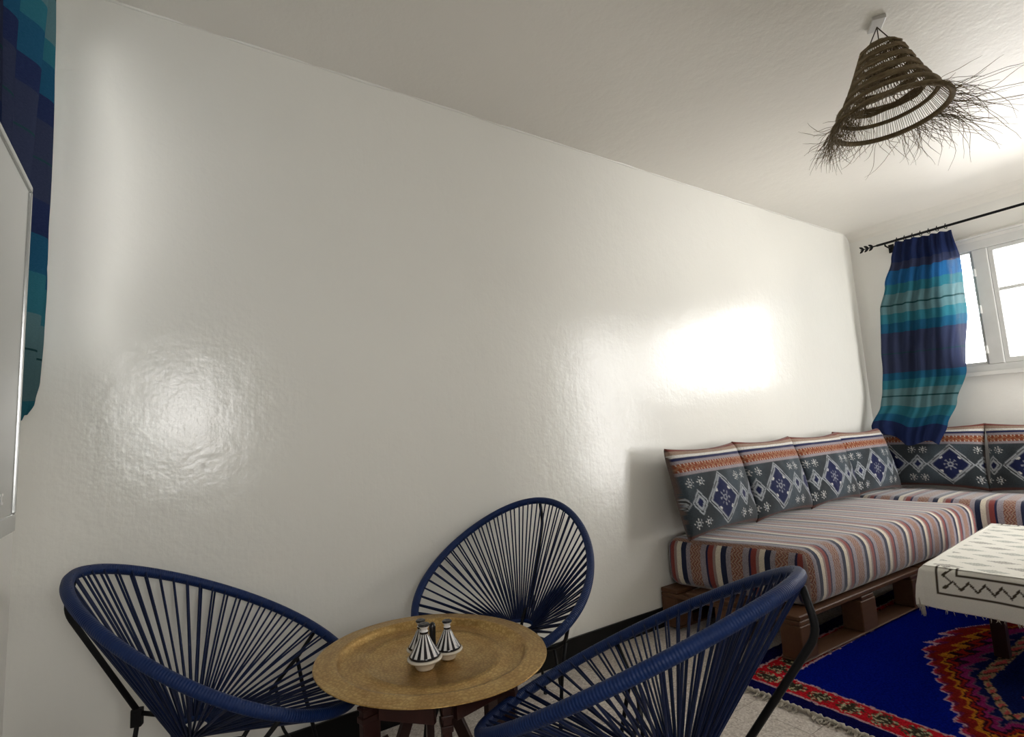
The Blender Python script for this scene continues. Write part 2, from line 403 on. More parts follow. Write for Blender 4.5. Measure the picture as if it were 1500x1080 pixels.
for z in (1.50, 1.80, 2.08):
    hb = tube(bm_new(), [(xf-.03, 1.292, z-.03), (xf-.03, 1.292, z+.03)], .008, 8)
    obj('hinge', hb, M['frame'], win)
def simple_window(name, lo, hi, axis, at, glass):
    """frame, one mullion and panes in a wall opening; axis is the wall normal"""
    def B(a0, b0, a1, b1, d0, d1, bev=0):
        if axis == 'y': return bx((a0, at+d0, b0), (a1, at+d1, b1), bev)
        return bx((at+d0, a0, b0), (at+d1, a1, b1), bev)
    s = 1; bm = bm_new()
    fr = obj(name, B(lo[0], lo[1], hi[0], lo[1]+.05, -.05, .0, .003), M['frame'], kind='structure')
    obj('window_head', B(lo[0], hi[1]-.05, hi[0], hi[1], -.05, .0, .003), M['frame'], fr)
    wide = hi[0]-lo[0] > .8
    for a in (lo[0], hi[0]-.045)+(((lo[0]+hi[0])/2-.025,) if wide else ()): obj('stile', B(a, lo[1]+.05, a+.045, hi[1]-.05, -.05, .0, .003), M['frame'], fr)
    mid = (lo[0]+hi[0])/2
    for a, b in (((lo[0]+.045, mid-.025), (mid+.02, hi[0]-.045)) if wide else ((lo[0]+.045, hi[0]-.045),)): obj('pane', B(a, lo[1]+.05, b, hi[1]-.05, -.03, -.026), M[glass], fr)
simple_window('window_2', (W2[0], W2[2]), (W2[1], W2[3]), 'y', YF-.02, 'glass2')
simple_window('added_window_4', (W4[0], W4[2]), (W4[1], W4[3]), 'y', YF-.02, 'glass4')  # unseen, added to raise the light on the sofa side
simple_window('window_3', (W3[0], W3[2]), (W3[1], W3[3]), 'x', XL-.02, 'glass3')

# ------------------------------------------------------------------ sofa: pallets, mattresses, cushions
def qmap(A, B, C, E):
    """bilinear map: u along the sofa, v from the wall (0) to the front (1); corners wall-near, front-near, front-far, wall-far"""
    A, B, C, E = map(Vector, (A, B, C, E))
    return lambda u, v: A*(1-u)*(1-v)+B*(1-u)*v+C*u*v+E*u*(1-v)
def mapped_box(q, u0, u1, v0, v1, z0_, z1_, bev=.004):
    bm = bm_new(); box(bm, (0, 0, 0), (1, 1, 1))
    for v in bm.verts:
        p = q(u0+(u1-u0)*v.co.x, v0+(v1-v0)*v.co.y); v.co = (p.x, p.y, z0_+(z1_-z0_)*v.co.z)
    bmesh.ops.recalc_face_normals(bm, faces=bm.faces)
    if bev: bmesh.ops.bevel(bm, geom=bm.edges[:], offset=bev, segments=1, affect='EDGES')
    return bm
def pallet(q, label):
    t = thing('pallet', label, 'pallet', group='wooden pallets under the corner sofa'); c = q(.5, .5); t.location = (c.x, c.y, 0)
    def put(nm, *a):
        bm = mapped_box(q, *a); bmesh.ops.translate(bm, verts=bm.verts, vec=(-c.x, -c.y, 0)); obj(nm, bm, M['pallet'], t)
    for v0, v1 in ((0, .14), (.21, .35), (.42, .58), (.65, .79), (.86, 1)): put('deck_board', 0, 1, v0, v1, .190, .212)
    for u0, u1 in ((0, .11), (.45, .55), (.89, 1)): put('cross_board', u0, u1, 0, 1, .168, .189)
    for u0, u1 in ((0, .10), (.44, .56), (.90, 1)):
        for v0, v1 in ((0, .13), (.43, .57), (.87, 1)): put('block', u0, u1, v0, v1, .023, .167)
    for v0, v1 in ((0, .14), (.42, .58), (.86, 1)): put('bottom_board', 0, 1, v0, v1, .0135, .0225)
    return t
pallet(qmap((2.28, 2.095), (2.37, 1.385), (3.56, 1.345), (3.50, 2.095)), 'wooden pallet under the near end of the long striped mattress')
pallet(qmap((3.52, 2.095), (3.58, 1.345), (4.42, 1.315), (4.36, 2.095)), 'wooden pallet under the long striped mattress, half hidden by the coffee table')
pallet(qmap((5.04, 2.09), (4.50, 2.09), (4.64, .60), (5.04, .60)), 'wooden pallet under the striped mattress below the window')

def mattress(name, q, zb, zt, label, along, phase, period, nu, nv, r=.055):
    """rounded box mesh; uv.x counts fabric stripes"""
    nz = 8; bm = bm_new(); A = q(0, 0); lu = (q(1, .5)-q(0, .5)).length; lv = (q(.5, 1)-q(.5, 0)).length; hh = zb, zt
    uvl = bm.loops.layers.uv.new('UVMap'); h_ = zt-zb
    def P(a, b, c):   # a in 0..lu, b in 0..lv, c in 0..h
        ca = min(max(a, r), lu-r); cb = min(max(b, r), lv-r); cc = min(max(c, r), h_-r)
        d = Vector((a-ca, b-cb, c-cc)); inner = Vector((ca, cb, cc))
        if d.length > 1e-9: d = d.normalized()*r
        p = inner+d
        n_ = noise.noise(Vector((p.x*3.1, p.y*3.3, p.z*4+phase)))
        p.z += .010*n_ if c > h_/2 else 0
        p.z += .012*math.sin(math.pi*min(1, max(0, p.x/lu)))*math.sin(math.pi*min(1, max(0, p.y/lv))) if c > h_/2 else 0
        bulge = .012*math.sin(math.pi*p.z/h_)
        if b >= lv-1e-6: p.y += bulge+.004*n_
        if a <= 1e-6: p.x -= bulge
        if a >= lu-1e-6: p.x += bulge
        w_ = q(p.x/lu, p.y/lv); return Vector((w_.x, w_.y, zb+p.z))
    def face_grid(fn, n1, n2, uvf):
        g = [[None]*(n2+1) for _ in range(n1+1)]
        for i in range(n1+1):
            for j in range(n2+1): g[i][j] = (bm.verts.new(P(*fn(i/n1, j/n2))), uvf(*fn(i/n1, j/n2)))
        for i in range(n1):
            for j in range(n2):
                ks = [g[i][j], g[i+1][j], g[i+1][j+1], g[i][j+1]]
                f = bm.faces.new([k[0] for k in ks]); f.smooth = True
                for l, k in zip(f.loops, ks): l[uvl].uv = k[1]
    def st(a, b, c):
        return ((a/period+phase), (b+(c if b > lv/2 else 0)))
    def en(a, b, c):
        return ((lv-b)/period*.98+.12, c)
    # non uniform parameters so that rounding is smooth
    def dens(t, L): 
        k = .14*r/.055; k = min(k, .3)
        rr = r/L
        if t < k: return rr*t/k
        if t > 1-k: return 1-rr*(1-t)/k
        return rr+(1-2*rr)*(t-k)/(1-2*k)
    X_ = lambda t: dens(t, lu)*lu
    Y_ = lambda t: dens(t, lv)*lv
    Z_ = lambda t: dens(t, h_)*h_
    face_grid(lambda s, t: (X_(s), Y_(t), h_), nu, nv, st)
    face_grid(lambda s, t: (X_(s), Y_(t), 0), nu, nv, st)
    face_grid(lambda s, t: (X_(s), lv, Z_(t)), nu, nz*2, lambda a, b, c: (a/period+phase, lv+h_-c))
    face_grid(lambda s, t: (X_(s), 0, Z_(t)), nu, nz*2, st)
    face_grid(lambda s, t: (0, Y_(s), Z_(t)), nv, nz*2, en)
    face_grid(lambda s, t: (lu, Y_(s), Z_(t)), nv, nz*2, en)
    bmesh.ops.remove_doubles(bm, verts=bm.verts, dist=.0004); bmesh.ops.recalc_face_normals(bm, faces=bm.faces)
    cn = q(.5, .5); bmesh.ops.translate(bm, verts=bm.verts, vec=(-cn.x, -cn.y, -zb))
    return obj(name, bm, M['stripe'], loc=(cn.x, cn.y, zb), label=label, cat='mattress', group='striped sofa mattresses')
mattress('sofa_mattress', qmap((2.335, 2.085), (2.50, 1.39), (4.42, 1.325), (4.29, 2.085)), .213, .472, 'long striped mattress along the plain wall, nearest the blue chairs', 0, .62, .2185, 90, 30)
mattress('sofa_mattress', qmap((5.04, 2.085), (4.31, 2.085), (4.60, .58), (5.04, .58)), .213, .478, 'striped mattress on the window wall, under the window', 0, .4, .2185, 60, 30)

def lerp3(a, b, t): return tuple(x+(y-x)*t for x, y in zip(a, b))
def pillow_col(shift):
    dark = (.022, .025, .027); slate = (.050, .066, .080); line = (.30, .32, .34); navy = (.007, .011, .052); white = (.55, .54, .52)
    lil = (.26, .23, .25)
    def flower(x, y, s=.055):
        r_ = math.hypot(x, y)
        if r_ > s: return False
        a = math.atan2(y, x); k = abs(math.sin(4*a))
        return (r_ < s*.22) is False and (k < .45 or r_ < s*.4) and not (s*.5 < r_ < s*.62)
    def f(u, v):   # v from top 0 to bottom 1
        if v < .045: return (.17, .045, .035)
        if v < .085: return (.30, .21, .16)
        if v < .13: return (.62, .60, .56)
        if v < .16: return (.016, .02, .07)
        if v < .195: return lil
        if v < .295:
            z = abs(((u*14) % 1)-.5)*2; q = (v-.195)/.10
            d = abs(q-(.25+.5*z))
            if d < .10: return (.30, .15, .08)
            if abs(((u*28) % 1)-.5) < .12 and (abs(q-.15) < .09 or abs(q-.85) < .09): return (.5, .42, .34)
            return (.21, .052, .022)
        if v < .325: return lil
        if v > .955: return (.085, .035, .028)
        vc = .635; y = (v-vc)*.46/.62  # aspect
        P_ = .60; x = ((u-shift+P_/2) % P_)-P_/2; x2 = ((u-shift+P_) % P_)-P_/2
        # large diamond
        dl = abs(x)/.222+abs(v-vc)/.315
        ds = abs(x2)/.095+abs(v-vc)/.155
        base = lerp3(dark, slate, .6+.4*math.sin(u*9+v*4))
        if dl < .76:
            if dl > .72: return (.10, .11, .14)
            for sx in (-1, 1):
                for sy_ in (-1, 1):
                    if math.hypot(x-sx*.085, (v-vc-sy_*.105)*.75) < .018: return white
            if flower(x, (v-vc)*.72, .062): return (.23, .24, .27)
            return navy
        if dl < .84: return line
        if dl < .90: return dark
        if dl < .97: return line
        if ds < .36: return navy
        if ds < .62: return line
        if ds < .74: return base
        if ds < .92: return line
        # crossing arms beside the small diamond
        for dx in (-.055, .055):
            for dy in (-.215, .215):
                if flower(x2-dx, (v-vc-dy)*.75, .042): return white if (int(u*90) % 3) else line
        return base
    return f
def make_pillow(name, wdt, hgt, thk, shift, label, group):
    nu, nv = 110, 84; fn = pillow_col(shift)
    bm_me = bpy.data.meshes.new(name); vs = []; fs = []; cols = []
    def prof(u, v):
        a, b = 2*u-1, 2*v-1
        e = max(0, (1-a*a))*max(0, (1-b*b)); t = thk/2*(e**.36)
        pin = .085
        X_ = a*wdt/2*(1-pin*.7*(1-b*b)*abs(a)**4); Z_ = -b*hgt/2*(1-pin*1.2*(1-a*a)*abs(b)**4)
        return X_, Z_, t
    for side in (1, -1):
        for j in range(nv+1):
            for i in range(nu+1):
                u, v = i/nu, j/nv; X_, Z_, t = prof(u, v)
                wr = .004*noise.noise(Vector((X_*14+shift*9, Z_*14, side*2.)))*min(1, t/.02)
                vs.append((X_, -side*(t+wr), Z_)); cols += [*(fn(u, v) if side == 1 else (.10, .07, .06)), 1]
    o_ = (nu+1)*(nv+1)
    for s in (0, 1):
        for j in range(nv):
            for i in range(nu):
                a = s*o_+j*(nu+1)+i; q_ = (a, a+nu+1, a+nu+2, a+1)
                fs.append(q_ if s == 0 else q_[::-1])
    bm_me.from_pydata(vs, [], fs); ca = bm_me.color_attributes.new('Col', 'FLOAT_COLOR', 'POINT'); ca.data.foreach_set('color', cols)
    bm = bmesh.new(); bm.from_mesh(bm_me); bmesh.ops.remove_doubles(bm, verts=bm.verts, dist=.0002); bm.to_mesh(bm_me); bm.free()
    o = obj(name, bm_me, M['pillow'], label=label, cat='cushion', group=group, smooth=True)
    return o
G = 'patterned cushions leaning on the wall along the sofa'
PW = [(2.605, .685, .44, 'patterned cushion at the near end of the row, closest to the blue chairs'),
      (3.235, .66, .36, 'patterned cushion second from the near end of the sofa'),
      (3.865, .66, .40, 'patterned cushion third from the near end of the sofa'),
      (4.50, .66, .42, 'patterned cushion in the sofa corner, on the plain wall side')]
for i, (x, w_, sh, lb) in enumerate(PW):
    o = make_pillow('cushion', w_, .485, .17, sh, lb, G)
    o.rotation_euler = (R(-13), 0, R((4, 1.5, 0, -3)[i])); o.location = (x, 1.955-(.015 if i == 0 else 0), .722+.003*(i % 2))
for y, sh, lb in ((1.675, .70, 'patterned cushion under the window, partly covered by the blue curtain'), (1.02, .36, 'patterned cushion under the window, cut by the right edge of the photo')):
    o = make_pillow('cushion', .67, .485, .16, sh, lb, 'patterned cushions under the window')
    o.rotation_euler = (R(-12), 0, R(-90)); o.location = (4.905, y, .730)

# ------------------------------------------------------------------ rug
RX0, RX1, RY0, RY1 = 2.02, 4.45, -.10, 1.575
def rug_col(u, v):
    x = RX0+(RX1-RX0)*u; y = RY0+(RY1-RY0)*v; yc = .738
    jx = x+.008*noise.noise(Vector((x*45, y*45, 0))); jy = y+.008*noise.noise(Vector((x*45, y*45, 5)))
    blue = (.002, .008, .17); red = (.44, .012, .022)
    e = min(jx-RX0, RX1-jx, jy-RY0, RY1-jy)
    if e < .07: return (.006, .006, .06)
    if e < .20:
        if e < .08 or e > .19: return (.45, .28, .30)
        # dark flowers along the border
        al = jy if (jx-RX0 == e or RX1-jx == e) else jx
        c_ = ((al/.105) % 1)-.5; q = (e-.135)/.055
        rr = math.hypot(c_*1.9, q)
        if rr < .85:
            k = noise.noise(Vector((x*75, y*75, 2)))
            if k > .12: return (.05, .045, .03)
            if k < -.18: return (.40, .36, .22)
            if rr < .55: return (.03, .025, .02)
        return red
    a = abs(jy-yc); d = min(jx-a/.52-2.12, (.425-a)*1.35+.0, RX1-.33-jx+(-a/.52))
    al = a*1.15+jx*.5
    tri = abs(((al/.078) % 1)-.5)*2
    dz = d-.055*tri
    if dz < 0: return blue
    if dz < .018: return (.42, .25, .30)
    if dz < .045: return (.10, .012, .05) if tri > .5 else (.30, .02, .05)
    if dz < .08: return (.17, .012, .010)
    if dz < .115: return (.19, .014, .012)
    if dz < .145: return (.40, .14, .015)
    if dz < .165: return (.03, .006, .012)
    if dz < .19: return (.24, .015, .012)
    if dz < .215: return (.02, .008, .02)
    if dz < .26: return (.19, .015, .085)
    if dz < .275: return (.12, .06, .10)
    if d < .345: return (.006, .010, .06)
    if d < .405:
        k = (al/.055) % 1
        if abs(d-.375) < .02 and k < .45: return (.40, .07, .07)
        if k > .8: return (.02, .03, .02)
        return (.27, .18, .11)
    if d < .56: return (.006, .012, .075)
    if d < .60: return (.33, .05, .08)
    if d < .75: return (.26, .014, .014)
    return (.008, .012, .07)
rug_t = thing('rug', 'shaggy royal blue rug with red flower border on the grey floor', 'rug', (RX0, RY0, 0))
obj('pile', grid_mesh('pile', 400, 290, lambda u, v: ((RX1-RX0)*u, (RY1-RY0)*v, .009+.0022*noise.noise(Vector((u*60, v*45, 0)))), rug_col), M['rug'], rug_t)
obj('backing', bx((0, 0, .0005), (RX1-RX0, RY1-RY0, .0065)), M['fringe'], rug_t)
bm = bm_new(); pts = []
for i in range(330):
    t = i/329; y = t*(RY1-RY0)
    pts.append((-.012+.008*noise.noise(Vector((y*6, 0, 0)))+.004*math.sin(i*2.1), y, .010+.004*math.sin(i*1.3)))
tube(bm, pts, [.007+.003*abs(noise.noise(Vector((i*.6, 4, 0)))) for i in range(330)], 6)
for i in range(240):
    y = random.random()*(RY1-RY0); l = random.uniform(.01, .028)
    tube(bm, [(-.012, y, .010), (-.02-l*.6, y+random.uniform(-.01, .01), .006), (-.02-l, y+random.uniform(-.015, .015), .003)], [.003, .0025, .001], 4)
obj('fringe', bm, M['fringe'], rug_t, kind='stuff', smooth=True)

# ------------------------------------------------------------------ coffee table with cloth
CT = (2.80, 1.05); CA = R(4)
ct = thing('coffee_table', 'low dark coffee table hidden under the cream cloth', 'table', (CT[0], CT[1], 0), CA)
TL, TW, TH = 1.22, .66, .412
obj('tabletop', bx((.012, -TW+.012, TH-.03), (TL-.012, -.012, TH), .004), M['dark_wood'], ct)
obj('apron', bx((.06, -TW+.06, TH-.09), (TL-.06, -.06, TH-.031)), M['dark_wood'], ct)
for lx in (.22, TL-.26):
    for ly in (-.20, -TW+.14): obj('leg', bx((lx, ly, .016), (lx+.05, ly+.05, TH-.091), .003), M['dark_wood'], ct)
# cloth: u along x (from near fold), v from the left edge; drops on four sides
DR = .185; step = .0043
CUx, CVy = TL+2*DR, TW+2*DR
def cloth_col(u, v):
    a = u*CUx-DR; b = v*CVy-DR     # a: from near edge; b: from the left (far) edge
    a2 = min(a, TL-a); b2 = min(b, TW-b)
    base = (.86, .84, .77); dk = (.075, .058, .038); gr = (.20, .23, .19)
    lo = -.118; bo = .050
    def near(p, q, t=.0038): return abs(p-q) < t
    A_, B_ = a2-lo, b2-bo
    if A_ > -.006 and B_ > -.006 and not (a2 > .03 and b2 < .6*TW and A_ > .1):
        if A_ < .006 or B_ < .006: return dk
        if (near(A_, .083) and B_ > .066) or (near(B_, .070) and A_ > .079): return dk
        w_ = min(A_, B_*1.15)
        if .012 < w_ < .076:
            if A_ < B_*1.15: s = B_; q = A_
            else: s = A_; q = B_*1.15
            tri = abs(((s/.052) % 1)-.5)*2
            if abs(q-(.024+.034*tri)) < .0062: return dk
    if a2 > .02 and b2 > .03:
        # rows of little woven lozenges on the top
        ra = (a-.0)/.095; ca = int(math.floor(ra)); fa = ra-ca-.5
        rb = (b+(.07 if ca % 2 else 0))/.15; cb = int(math.floor(rb)); fb = rb-cb-.5
        dd = abs(fa)/.30+abs(fb)/.40
        if dd < 1:
            g = (int(a*260)+int(b*210)) % 2
            if (ca+cb) % 3 == 0: return dk if g else base
            return gr if g else base
    return base
def cloth_fn(u, v):
    a = u*CUx-DR; b = v*CVy-DR; z = TH+.004; out = .006
    x, y = a, -b; rx = 0
    dx = -a if a < 0 else (a-TL if a > TL else 0); dy = -b if b < 0 else (b-TW if b > TW else 0)
    cx_ = min(max(a, 0), TL); cy_ = min(max(b, 0), TW)
    d = max(dx, dy); rr = .022
    if d > 0:
        sx = -1 if a < 0 else 1; sy_ = 1 if b < 0 else -1
        # drape with a rounded fold; corners hang together
        if d < rr*1.57: hz = rr*math.sin(d/rr)*0+rr*(1-math.cos(d/rr)); ho = rr*math.sin(d/rr)
        else: hz = rr+(d-rr*1.57); ho = rr
        ho -= .015
        wv = .010*math.sin((cx_ if dx == 0 else cy_)*17+1.)*min(1, d/.1)+.012*min(1, d/.15)
        k = ho+wv
        fx = dx/d; fy = dy/d; L_ = max(1e-6, math.hypot(fx, fy))
        if dx > 0 and dy > 0: k += .03*min(dx, dy)
        x = (cx_+sx*k*fx) if dx > 0 else cx_
        y = -cy_+(sy_*k*fy if dy > 0 else 0)
        z -= hz*(.96+.06*math.sin(cy_*5+cx_*3))
    z += .0012*noise.noise(Vector((a*9, b*9, 0)))
    return (x, y, max(z, .03))
cme = grid_mesh('cloth', int(CUx/step), int(CVy/step), cloth_fn, cloth_col)
clt = thing('tablecloth', 'cream tablecloth with brown zigzag border draped over the coffee table', 'tablecloth', (CT[0], CT[1], 0), CA)
co = obj('cloth', cme, M['cloth'], clt)
sm = co.modifiers.new('t', 'SOLIDIFY'); sm.thickness = .0022; sm.offset = 1
bm = bm_new()
random.seed(3)
for i in range(150):
    s = random.random()
    if s < .36: u_, v_ = 0., random.random()
    elif s < .68: u_, v_ = random.random(), 0.
    else: u_, v_ = (0., random.uniform(.10, .14)) if random.random() < .75 else (random.uniform(.0, .02), 0.08)
    p = Vector(cloth_fn(u_, v_)); l = random.uniform(.006, .018) if s < .68 else random.uniform(.02, .045)
    q_ = p+Vector((random.uniform(-.006, .006), random.uniform(-.006, .006), -l))
    tube(bm, [p+Vector((0, 0, .003)), (p+q_)/2+Vector((random.uniform(-.003, .003),)*3), q_], [.0018, .0014, .0007], 4)
obj('fringe', bm, M['fringe'], clt, kind='stuff', smooth=True)

# ------------------------------------------------------------------ curtains and rod
def curtain(name, edge_fn, zlo, zhi, depth_fn, axis_x, mat, label, folds, sgn, nu=90, nv=110):
    t = thing(name, label, 'curtain')
    def fn(u, v):
        z = zlo+(zhi-zlo)*v
        yl, yr, zoff = edge_fn(u, v, z)
        y = yl+(yr-yl)*u
        d = depth_fn(u, v)
        return (axis_x(z)+sgn*d, y, z+zoff)
    o = obj('fabric', grid_mesh('fabric', nu, nv, fn), mat, t)
    return t, o
def interp(tab, z):
    if z <= tab[0][0]: return tab[0][1]
    for (a, p), (b, q) in zip(tab, tab[1:]):
        if z <= b: 
            t = (z-a)/(b-a); t = t*t*(3-2*t); return p+(q-p)*t
    return tab[-1][1]
L_ = [(.78, 1.99), (.90, 2.03), (1.10, 1.97), (1.5, 1.93), (1.9, 1.895), (2.1, 1.84), (2.3, 1.775), (2.45, 1.735)]
R_ = [(.78, 1.58), (.95, 1.53), (1.13, 1.475), (1.38, 1.40), (1.85, 1.345), (2.2, 1.335), (2.43, 1.36)]
def er(u, v, z): 
    zo = 0
    if v < .25: zo = (1-v/.25)*(.085*(1-u)+.03*math.sin(u*9)-.0)
    zo += -.030*u*v+.012
    return interp(L_, z), interp(R_, z), zo
def dr(u, v):
    f = .018*math.sin(u*2*math.pi*6.5+1.1*math.sin(v*4))+.012*math.sin(u*2*math.pi*2.3+v*3)
    # deep fold at lower middle
    g = -.055*math.exp(-((u-(.34+.1*v))/.07)**2)*(1-v)
    return f*(.55+.45*v)+g+.010*noise.noise(Vector((u*6, v*9, 0)))
crt, fab = curtain('curtain', er, .80, 2.44, dr, lambda z: 4.945-.16*max(0, (1.25-z)/.45)**1.3 if z < 1.25 else 4.945, M['curtain_r'], 'sheer blue and teal banded curtain hanging beside the bright window', 6, -1)
# header tape and rings
for k in range(7):
    u = (k+.4)/7; p = fn_p = (4.945-dr(u, 1), 1.735+(1.36-1.735)*u, 2.44+er(u, 1, 2.44)[2])
    yy = p[1]; zz = 2.452-(1.8-yy)*0-.0
    rg = bm_new()
    tube(rg, [(4.945+.018*math.cos(a), yy+.004*math.sin(a*2), 2.462+.019*math.sin(a)) for a in [2*math.pi*j/16 for j in range(16)]], .0028, 6, closed=True)
    obj('curtain_ring', rg, M['iron'], crt, smooth=True)
hd_ = thing('curtain_rod', 'thin black iron curtain rod with leaf finial above the window', 'curtain rod')
rod = tube(bm_new(), [(4.945, 1.86, 2.462), (4.945, .0, 2.462)], .0095, 10); obj('rod', rod, M['iron'], hd_, smooth=True)
fb = bm_new(); tube(fb, [(4.945, 1.86, 2.462), (4.945, 1.985, 2.462)], [.006, .003], 6)
for k, yy in enumerate((1.885, 1.92, 1.955)):
    for s in (-1, 1):
        a = Vector((4.945, yy, 2.462)); d = Vector((.0, .035, s*.026))
        n_ = 7; pts = [a+d*(i/(n_-1)) for i in range(n_)]
        tube(fb, pts, [max(.0012, .0095*math.sin(math.pi*(i+.35)/(n_))) for i in range(n_)], 8)
obj('finial', fb, M['iron'], hd_, smooth=True)
for yy in (1.80, .15):
    b_ = tube(bm_new(), [(4.945, yy, 2.451), (4.945, yy, 2.44), (5.0, yy, 2.435), (5.063, yy, 2.435)], .006, 8); box(b_, (5.056, yy-.02, 2.40), (5.064, yy+.02, 2.47), .002)
    obj('bracket', b_, M['iron'], hd_)
# left curtain
Rl = [(1.15, 1.80), (1.22, 1.90), (1.30, 1.945), (1.45, 1.965), (1.60, 1.985), (1.72, 1.95), (1.95, 1.94), (2.1, 1.94), (2.3, 1.965), (2.55, 1.975)]
def el(u, v, z):
    zo = (1-min(1, v/.12))*(-.05+.09*u)
    return 1.24, interp(Rl, z), zo
def dl(u, v):
    edge = max(0, (u-.72)/.28)
    return .020*math.sin(u*2*math.pi*4.2+.6)+.010*math.sin(v*5+u*7)-.030*edge**1.5
curtain('curtain', el, 1.17, 2.56, dl, lambda z: -.287, M['curtain_l'], 'blue and teal banded curtain on the left wall, behind the television', 5, 1)
rd = thing('curtain_rod', 'black iron curtain rod over the left window', 'curtain rod')
obj('rod', tube(bm_new(), [(-.287, 1.05, 2.578), (-.287, 2.03, 2.578)], .009, 10), M['iron'], rd, smooth=True)
for yy in (1.12, 1.98):
    b_ = tube(bm_new(), [(-.287, yy, 2.57), (-.31, yy, 2.56), (-.354, yy, 2.56)], .005, 8); obj('bracket', b_, M['iron'], rd)

# ------------------------------------------------------------------ television at the left edge
tv = thing('television', 'flat television with silver bezel at the left edge, in front of the curtain', 'television', (-.222, 1.265, .975))
TVW, TVH = 1.08, .625
fr_ = bm_new(); e_ = .012
box(fr_, (-.012, -TVW, .0), (.012, 0, .030), .003); box(fr_, (-.012, -TVW, TVH-e_), (.012, 0, TVH), .003)
box(fr_, (-.012, -e_*.6, .030), (.012, 0, TVH-e_), .002); box(fr_, (-.012, -TVW, .030), (.012, -TVW+e_, TVH-e_), .002)
obj('bezel', fr_, M['tv_body'], tv)
obj('screen', bx((-.008, -TVW+e_, .030), (.009, -e_*.6, TVH-e_)), M['tv_glass'], tv)
obj('back_cover', bx((-.03, -TVW+.06, .05), (-.0121, -.05, TVH-.05), .006), M['tv_back'], tv)
lg = bm_new()
for k in range(2):
    y_ = -.085-k*.018
    box(lg, (.0091, y_-.010, .052), (.0098, y_, .056)); box(lg, (.0091, y_-.010, .066), (.0098, y_, .070)); box(lg, (.0091, y_-.010, .056), (.0098, y_-.006, .066))
obj('small_mark', lg, M['sill'], tv)
obj('wall_bracket', bx((-.132, -.65, .2), (-.0305, -.45, .42)), M['tv_back'], tv)

# ------------------------------------------------------------------ brass tray table
TC = (.648, 1.458); TR = .319
tb = thing('tray_table_stand', 'dark reddish wood folding stand under the brass tray', 'stand', (TC[0], TC[1]-.01, 0), R(12))
leg_me = {}
RS = .205
cor = [Vector((RS*math.cos(R(60*k)), RS*math.sin(R(60*k)), 0)) for k in range(6)]
for k in range(6):
    p = cor[k]; bm = bm_new(); a = R(60*k)
    box(bm, (-.011, -.024, .0), (.011, .024, .462), .003)
    # turned collars near the top
    box(bm, (-.014, -.028, .40), (.014, .028, .415), .002); box(bm, (-.014, -.028, .43), (.014, .028, .438), .002)
    o = obj('leg', bm, M['dark_wood'], tb, (p.x, p.y, 0)); o.rotation_euler = (0, 0, a+R(90))
for k in range(6):
    a, b = cor[k], cor[(k+1) % 6]; d = (b-a).normalized()
    A0, B0 = a+d*.028, b-d*.028
    for (s, e, off) in ((A0+Vector((0, 0, .06)), B0+Vector((0, 0, .36)), .0), ):
        if k % 2: s, e = Vector((s.x, s.y, e.z)), Vector((e.x, e.y, s.z))
        dir_ = e-s; L0 = dir_.length; bm = bm_new(); box(bm, (-L0/2, -.008, -.018), (L0/2, .008, .018), .002)
        xax = dir_.normalized(); yax = Vector((0, 0, 1)).cross(xax).normalized(); zax = xax.cross(yax)
        mm = Matrix((xax, yax, zax)).transposed().to_4x4(); mm.translation = (s+e)/2
        o = obj('brace', bm, M['dark_wood'], tb); o.matrix_local = mm
    bm = bm_new(); L0 = (B0-A0).length; box(bm, (-L0/2, -.008, -.02), (L0/2, .008, .02), .002)
    xax = d; yax = Vector((0, 0, 1)).cross(xax); mm = Matrix((xax, yax, Vector((0, 0, 1)))).transposed().to_4x4(); mm.translation = (A0+B0)/2+Vector((0, 0, .425))
    o = obj('top_rail', bm, M['dark_wood'], tb); o.matrix_local = mm
prof = [(0, .006), (.10, .006), (.180, .006), (.184, .0085), (.188, .006), (.192, .0085), (.196, .006), (.244, .006), (.250, .008), (.256, .018), (.262, .0245), (.268, .0245), (.300, .0215), (.314, .020), (.319, .0205), (.3195, .0185), (.316, .0175), (.264, .021), (.254, .010), (.246, .002), (.0, .002)]
tray = obj('brass_tray', lathe(prof, 96), M['brass'], loc=(TC[0], TC[1], .4755), label='round engraved brass tray on the dark wooden folding stand', cat='tray', smooth=True)
tray.rotation_euler = (R(.6), R(2.0), 0)

# condiment set -----------------------------------------------------------
cs = thing('condiment_set', 'black and white striped mini tagine condiment set on the brass tray', 'condiment set', (.632, 1.432, .484), R(-6))
bowl = lathe([(0, .0), (.021, .0), (.0225, .003), (.028, .013), (.036, .019), (.0415, .021), (.042, .0245), (.039, .026), (.0, .026)], 28)
bme = bpy.data.meshes.new('bowl'); bowl.to_mesh(bme); bowl.free()
lidb = lathe([(0, .0), (.034, .0), (.0355, .003), (.033, .007), (.026, .020), (.018, .036), (.012, .050), (.0085, .058), (.0105, .062), (.0085, .066), (.0075, .069), (.011, .075), (.0135, .080), (.0115, .083), (.004, .0825), (.0, .081)], 28)
lme = bpy.data.meshes.new('lid'); lidb.to_mesh(lme); lidb.free()
for k, (dx, dy, s) in enumerate(((-.030, -.034, 1.12), (.045, -.008, .98), (-.016, .042, .98))):
    b_ = obj('bowl', bme if k == 0 else bme, None, cs, (dx, dy, 0), smooth=(k == 0)); b_.scale = (s, s, s)
    if k == 0: bme.materials.append(M['white_ceramic']); lme.materials.append(M['lid'])
    l_ = obj('lid', lme, None, b_, (0, 0, .0263), smooth=(k == 0)); l_.rotation_euler = (0, 0, .4*k); l_.scale = (1.06, 1.06, .90)
hm = bm_new(); tube(hm, [(0, 0, .012), (0, 0, .06), (.0, .0, .085), (0, 0, .094), (0, 0, .098)], [.009, .0085, .0095, .008, .003], 12)
obj('handle', hm, M['black_ceramic'], cs, (.006, .004, 0), smooth=True)

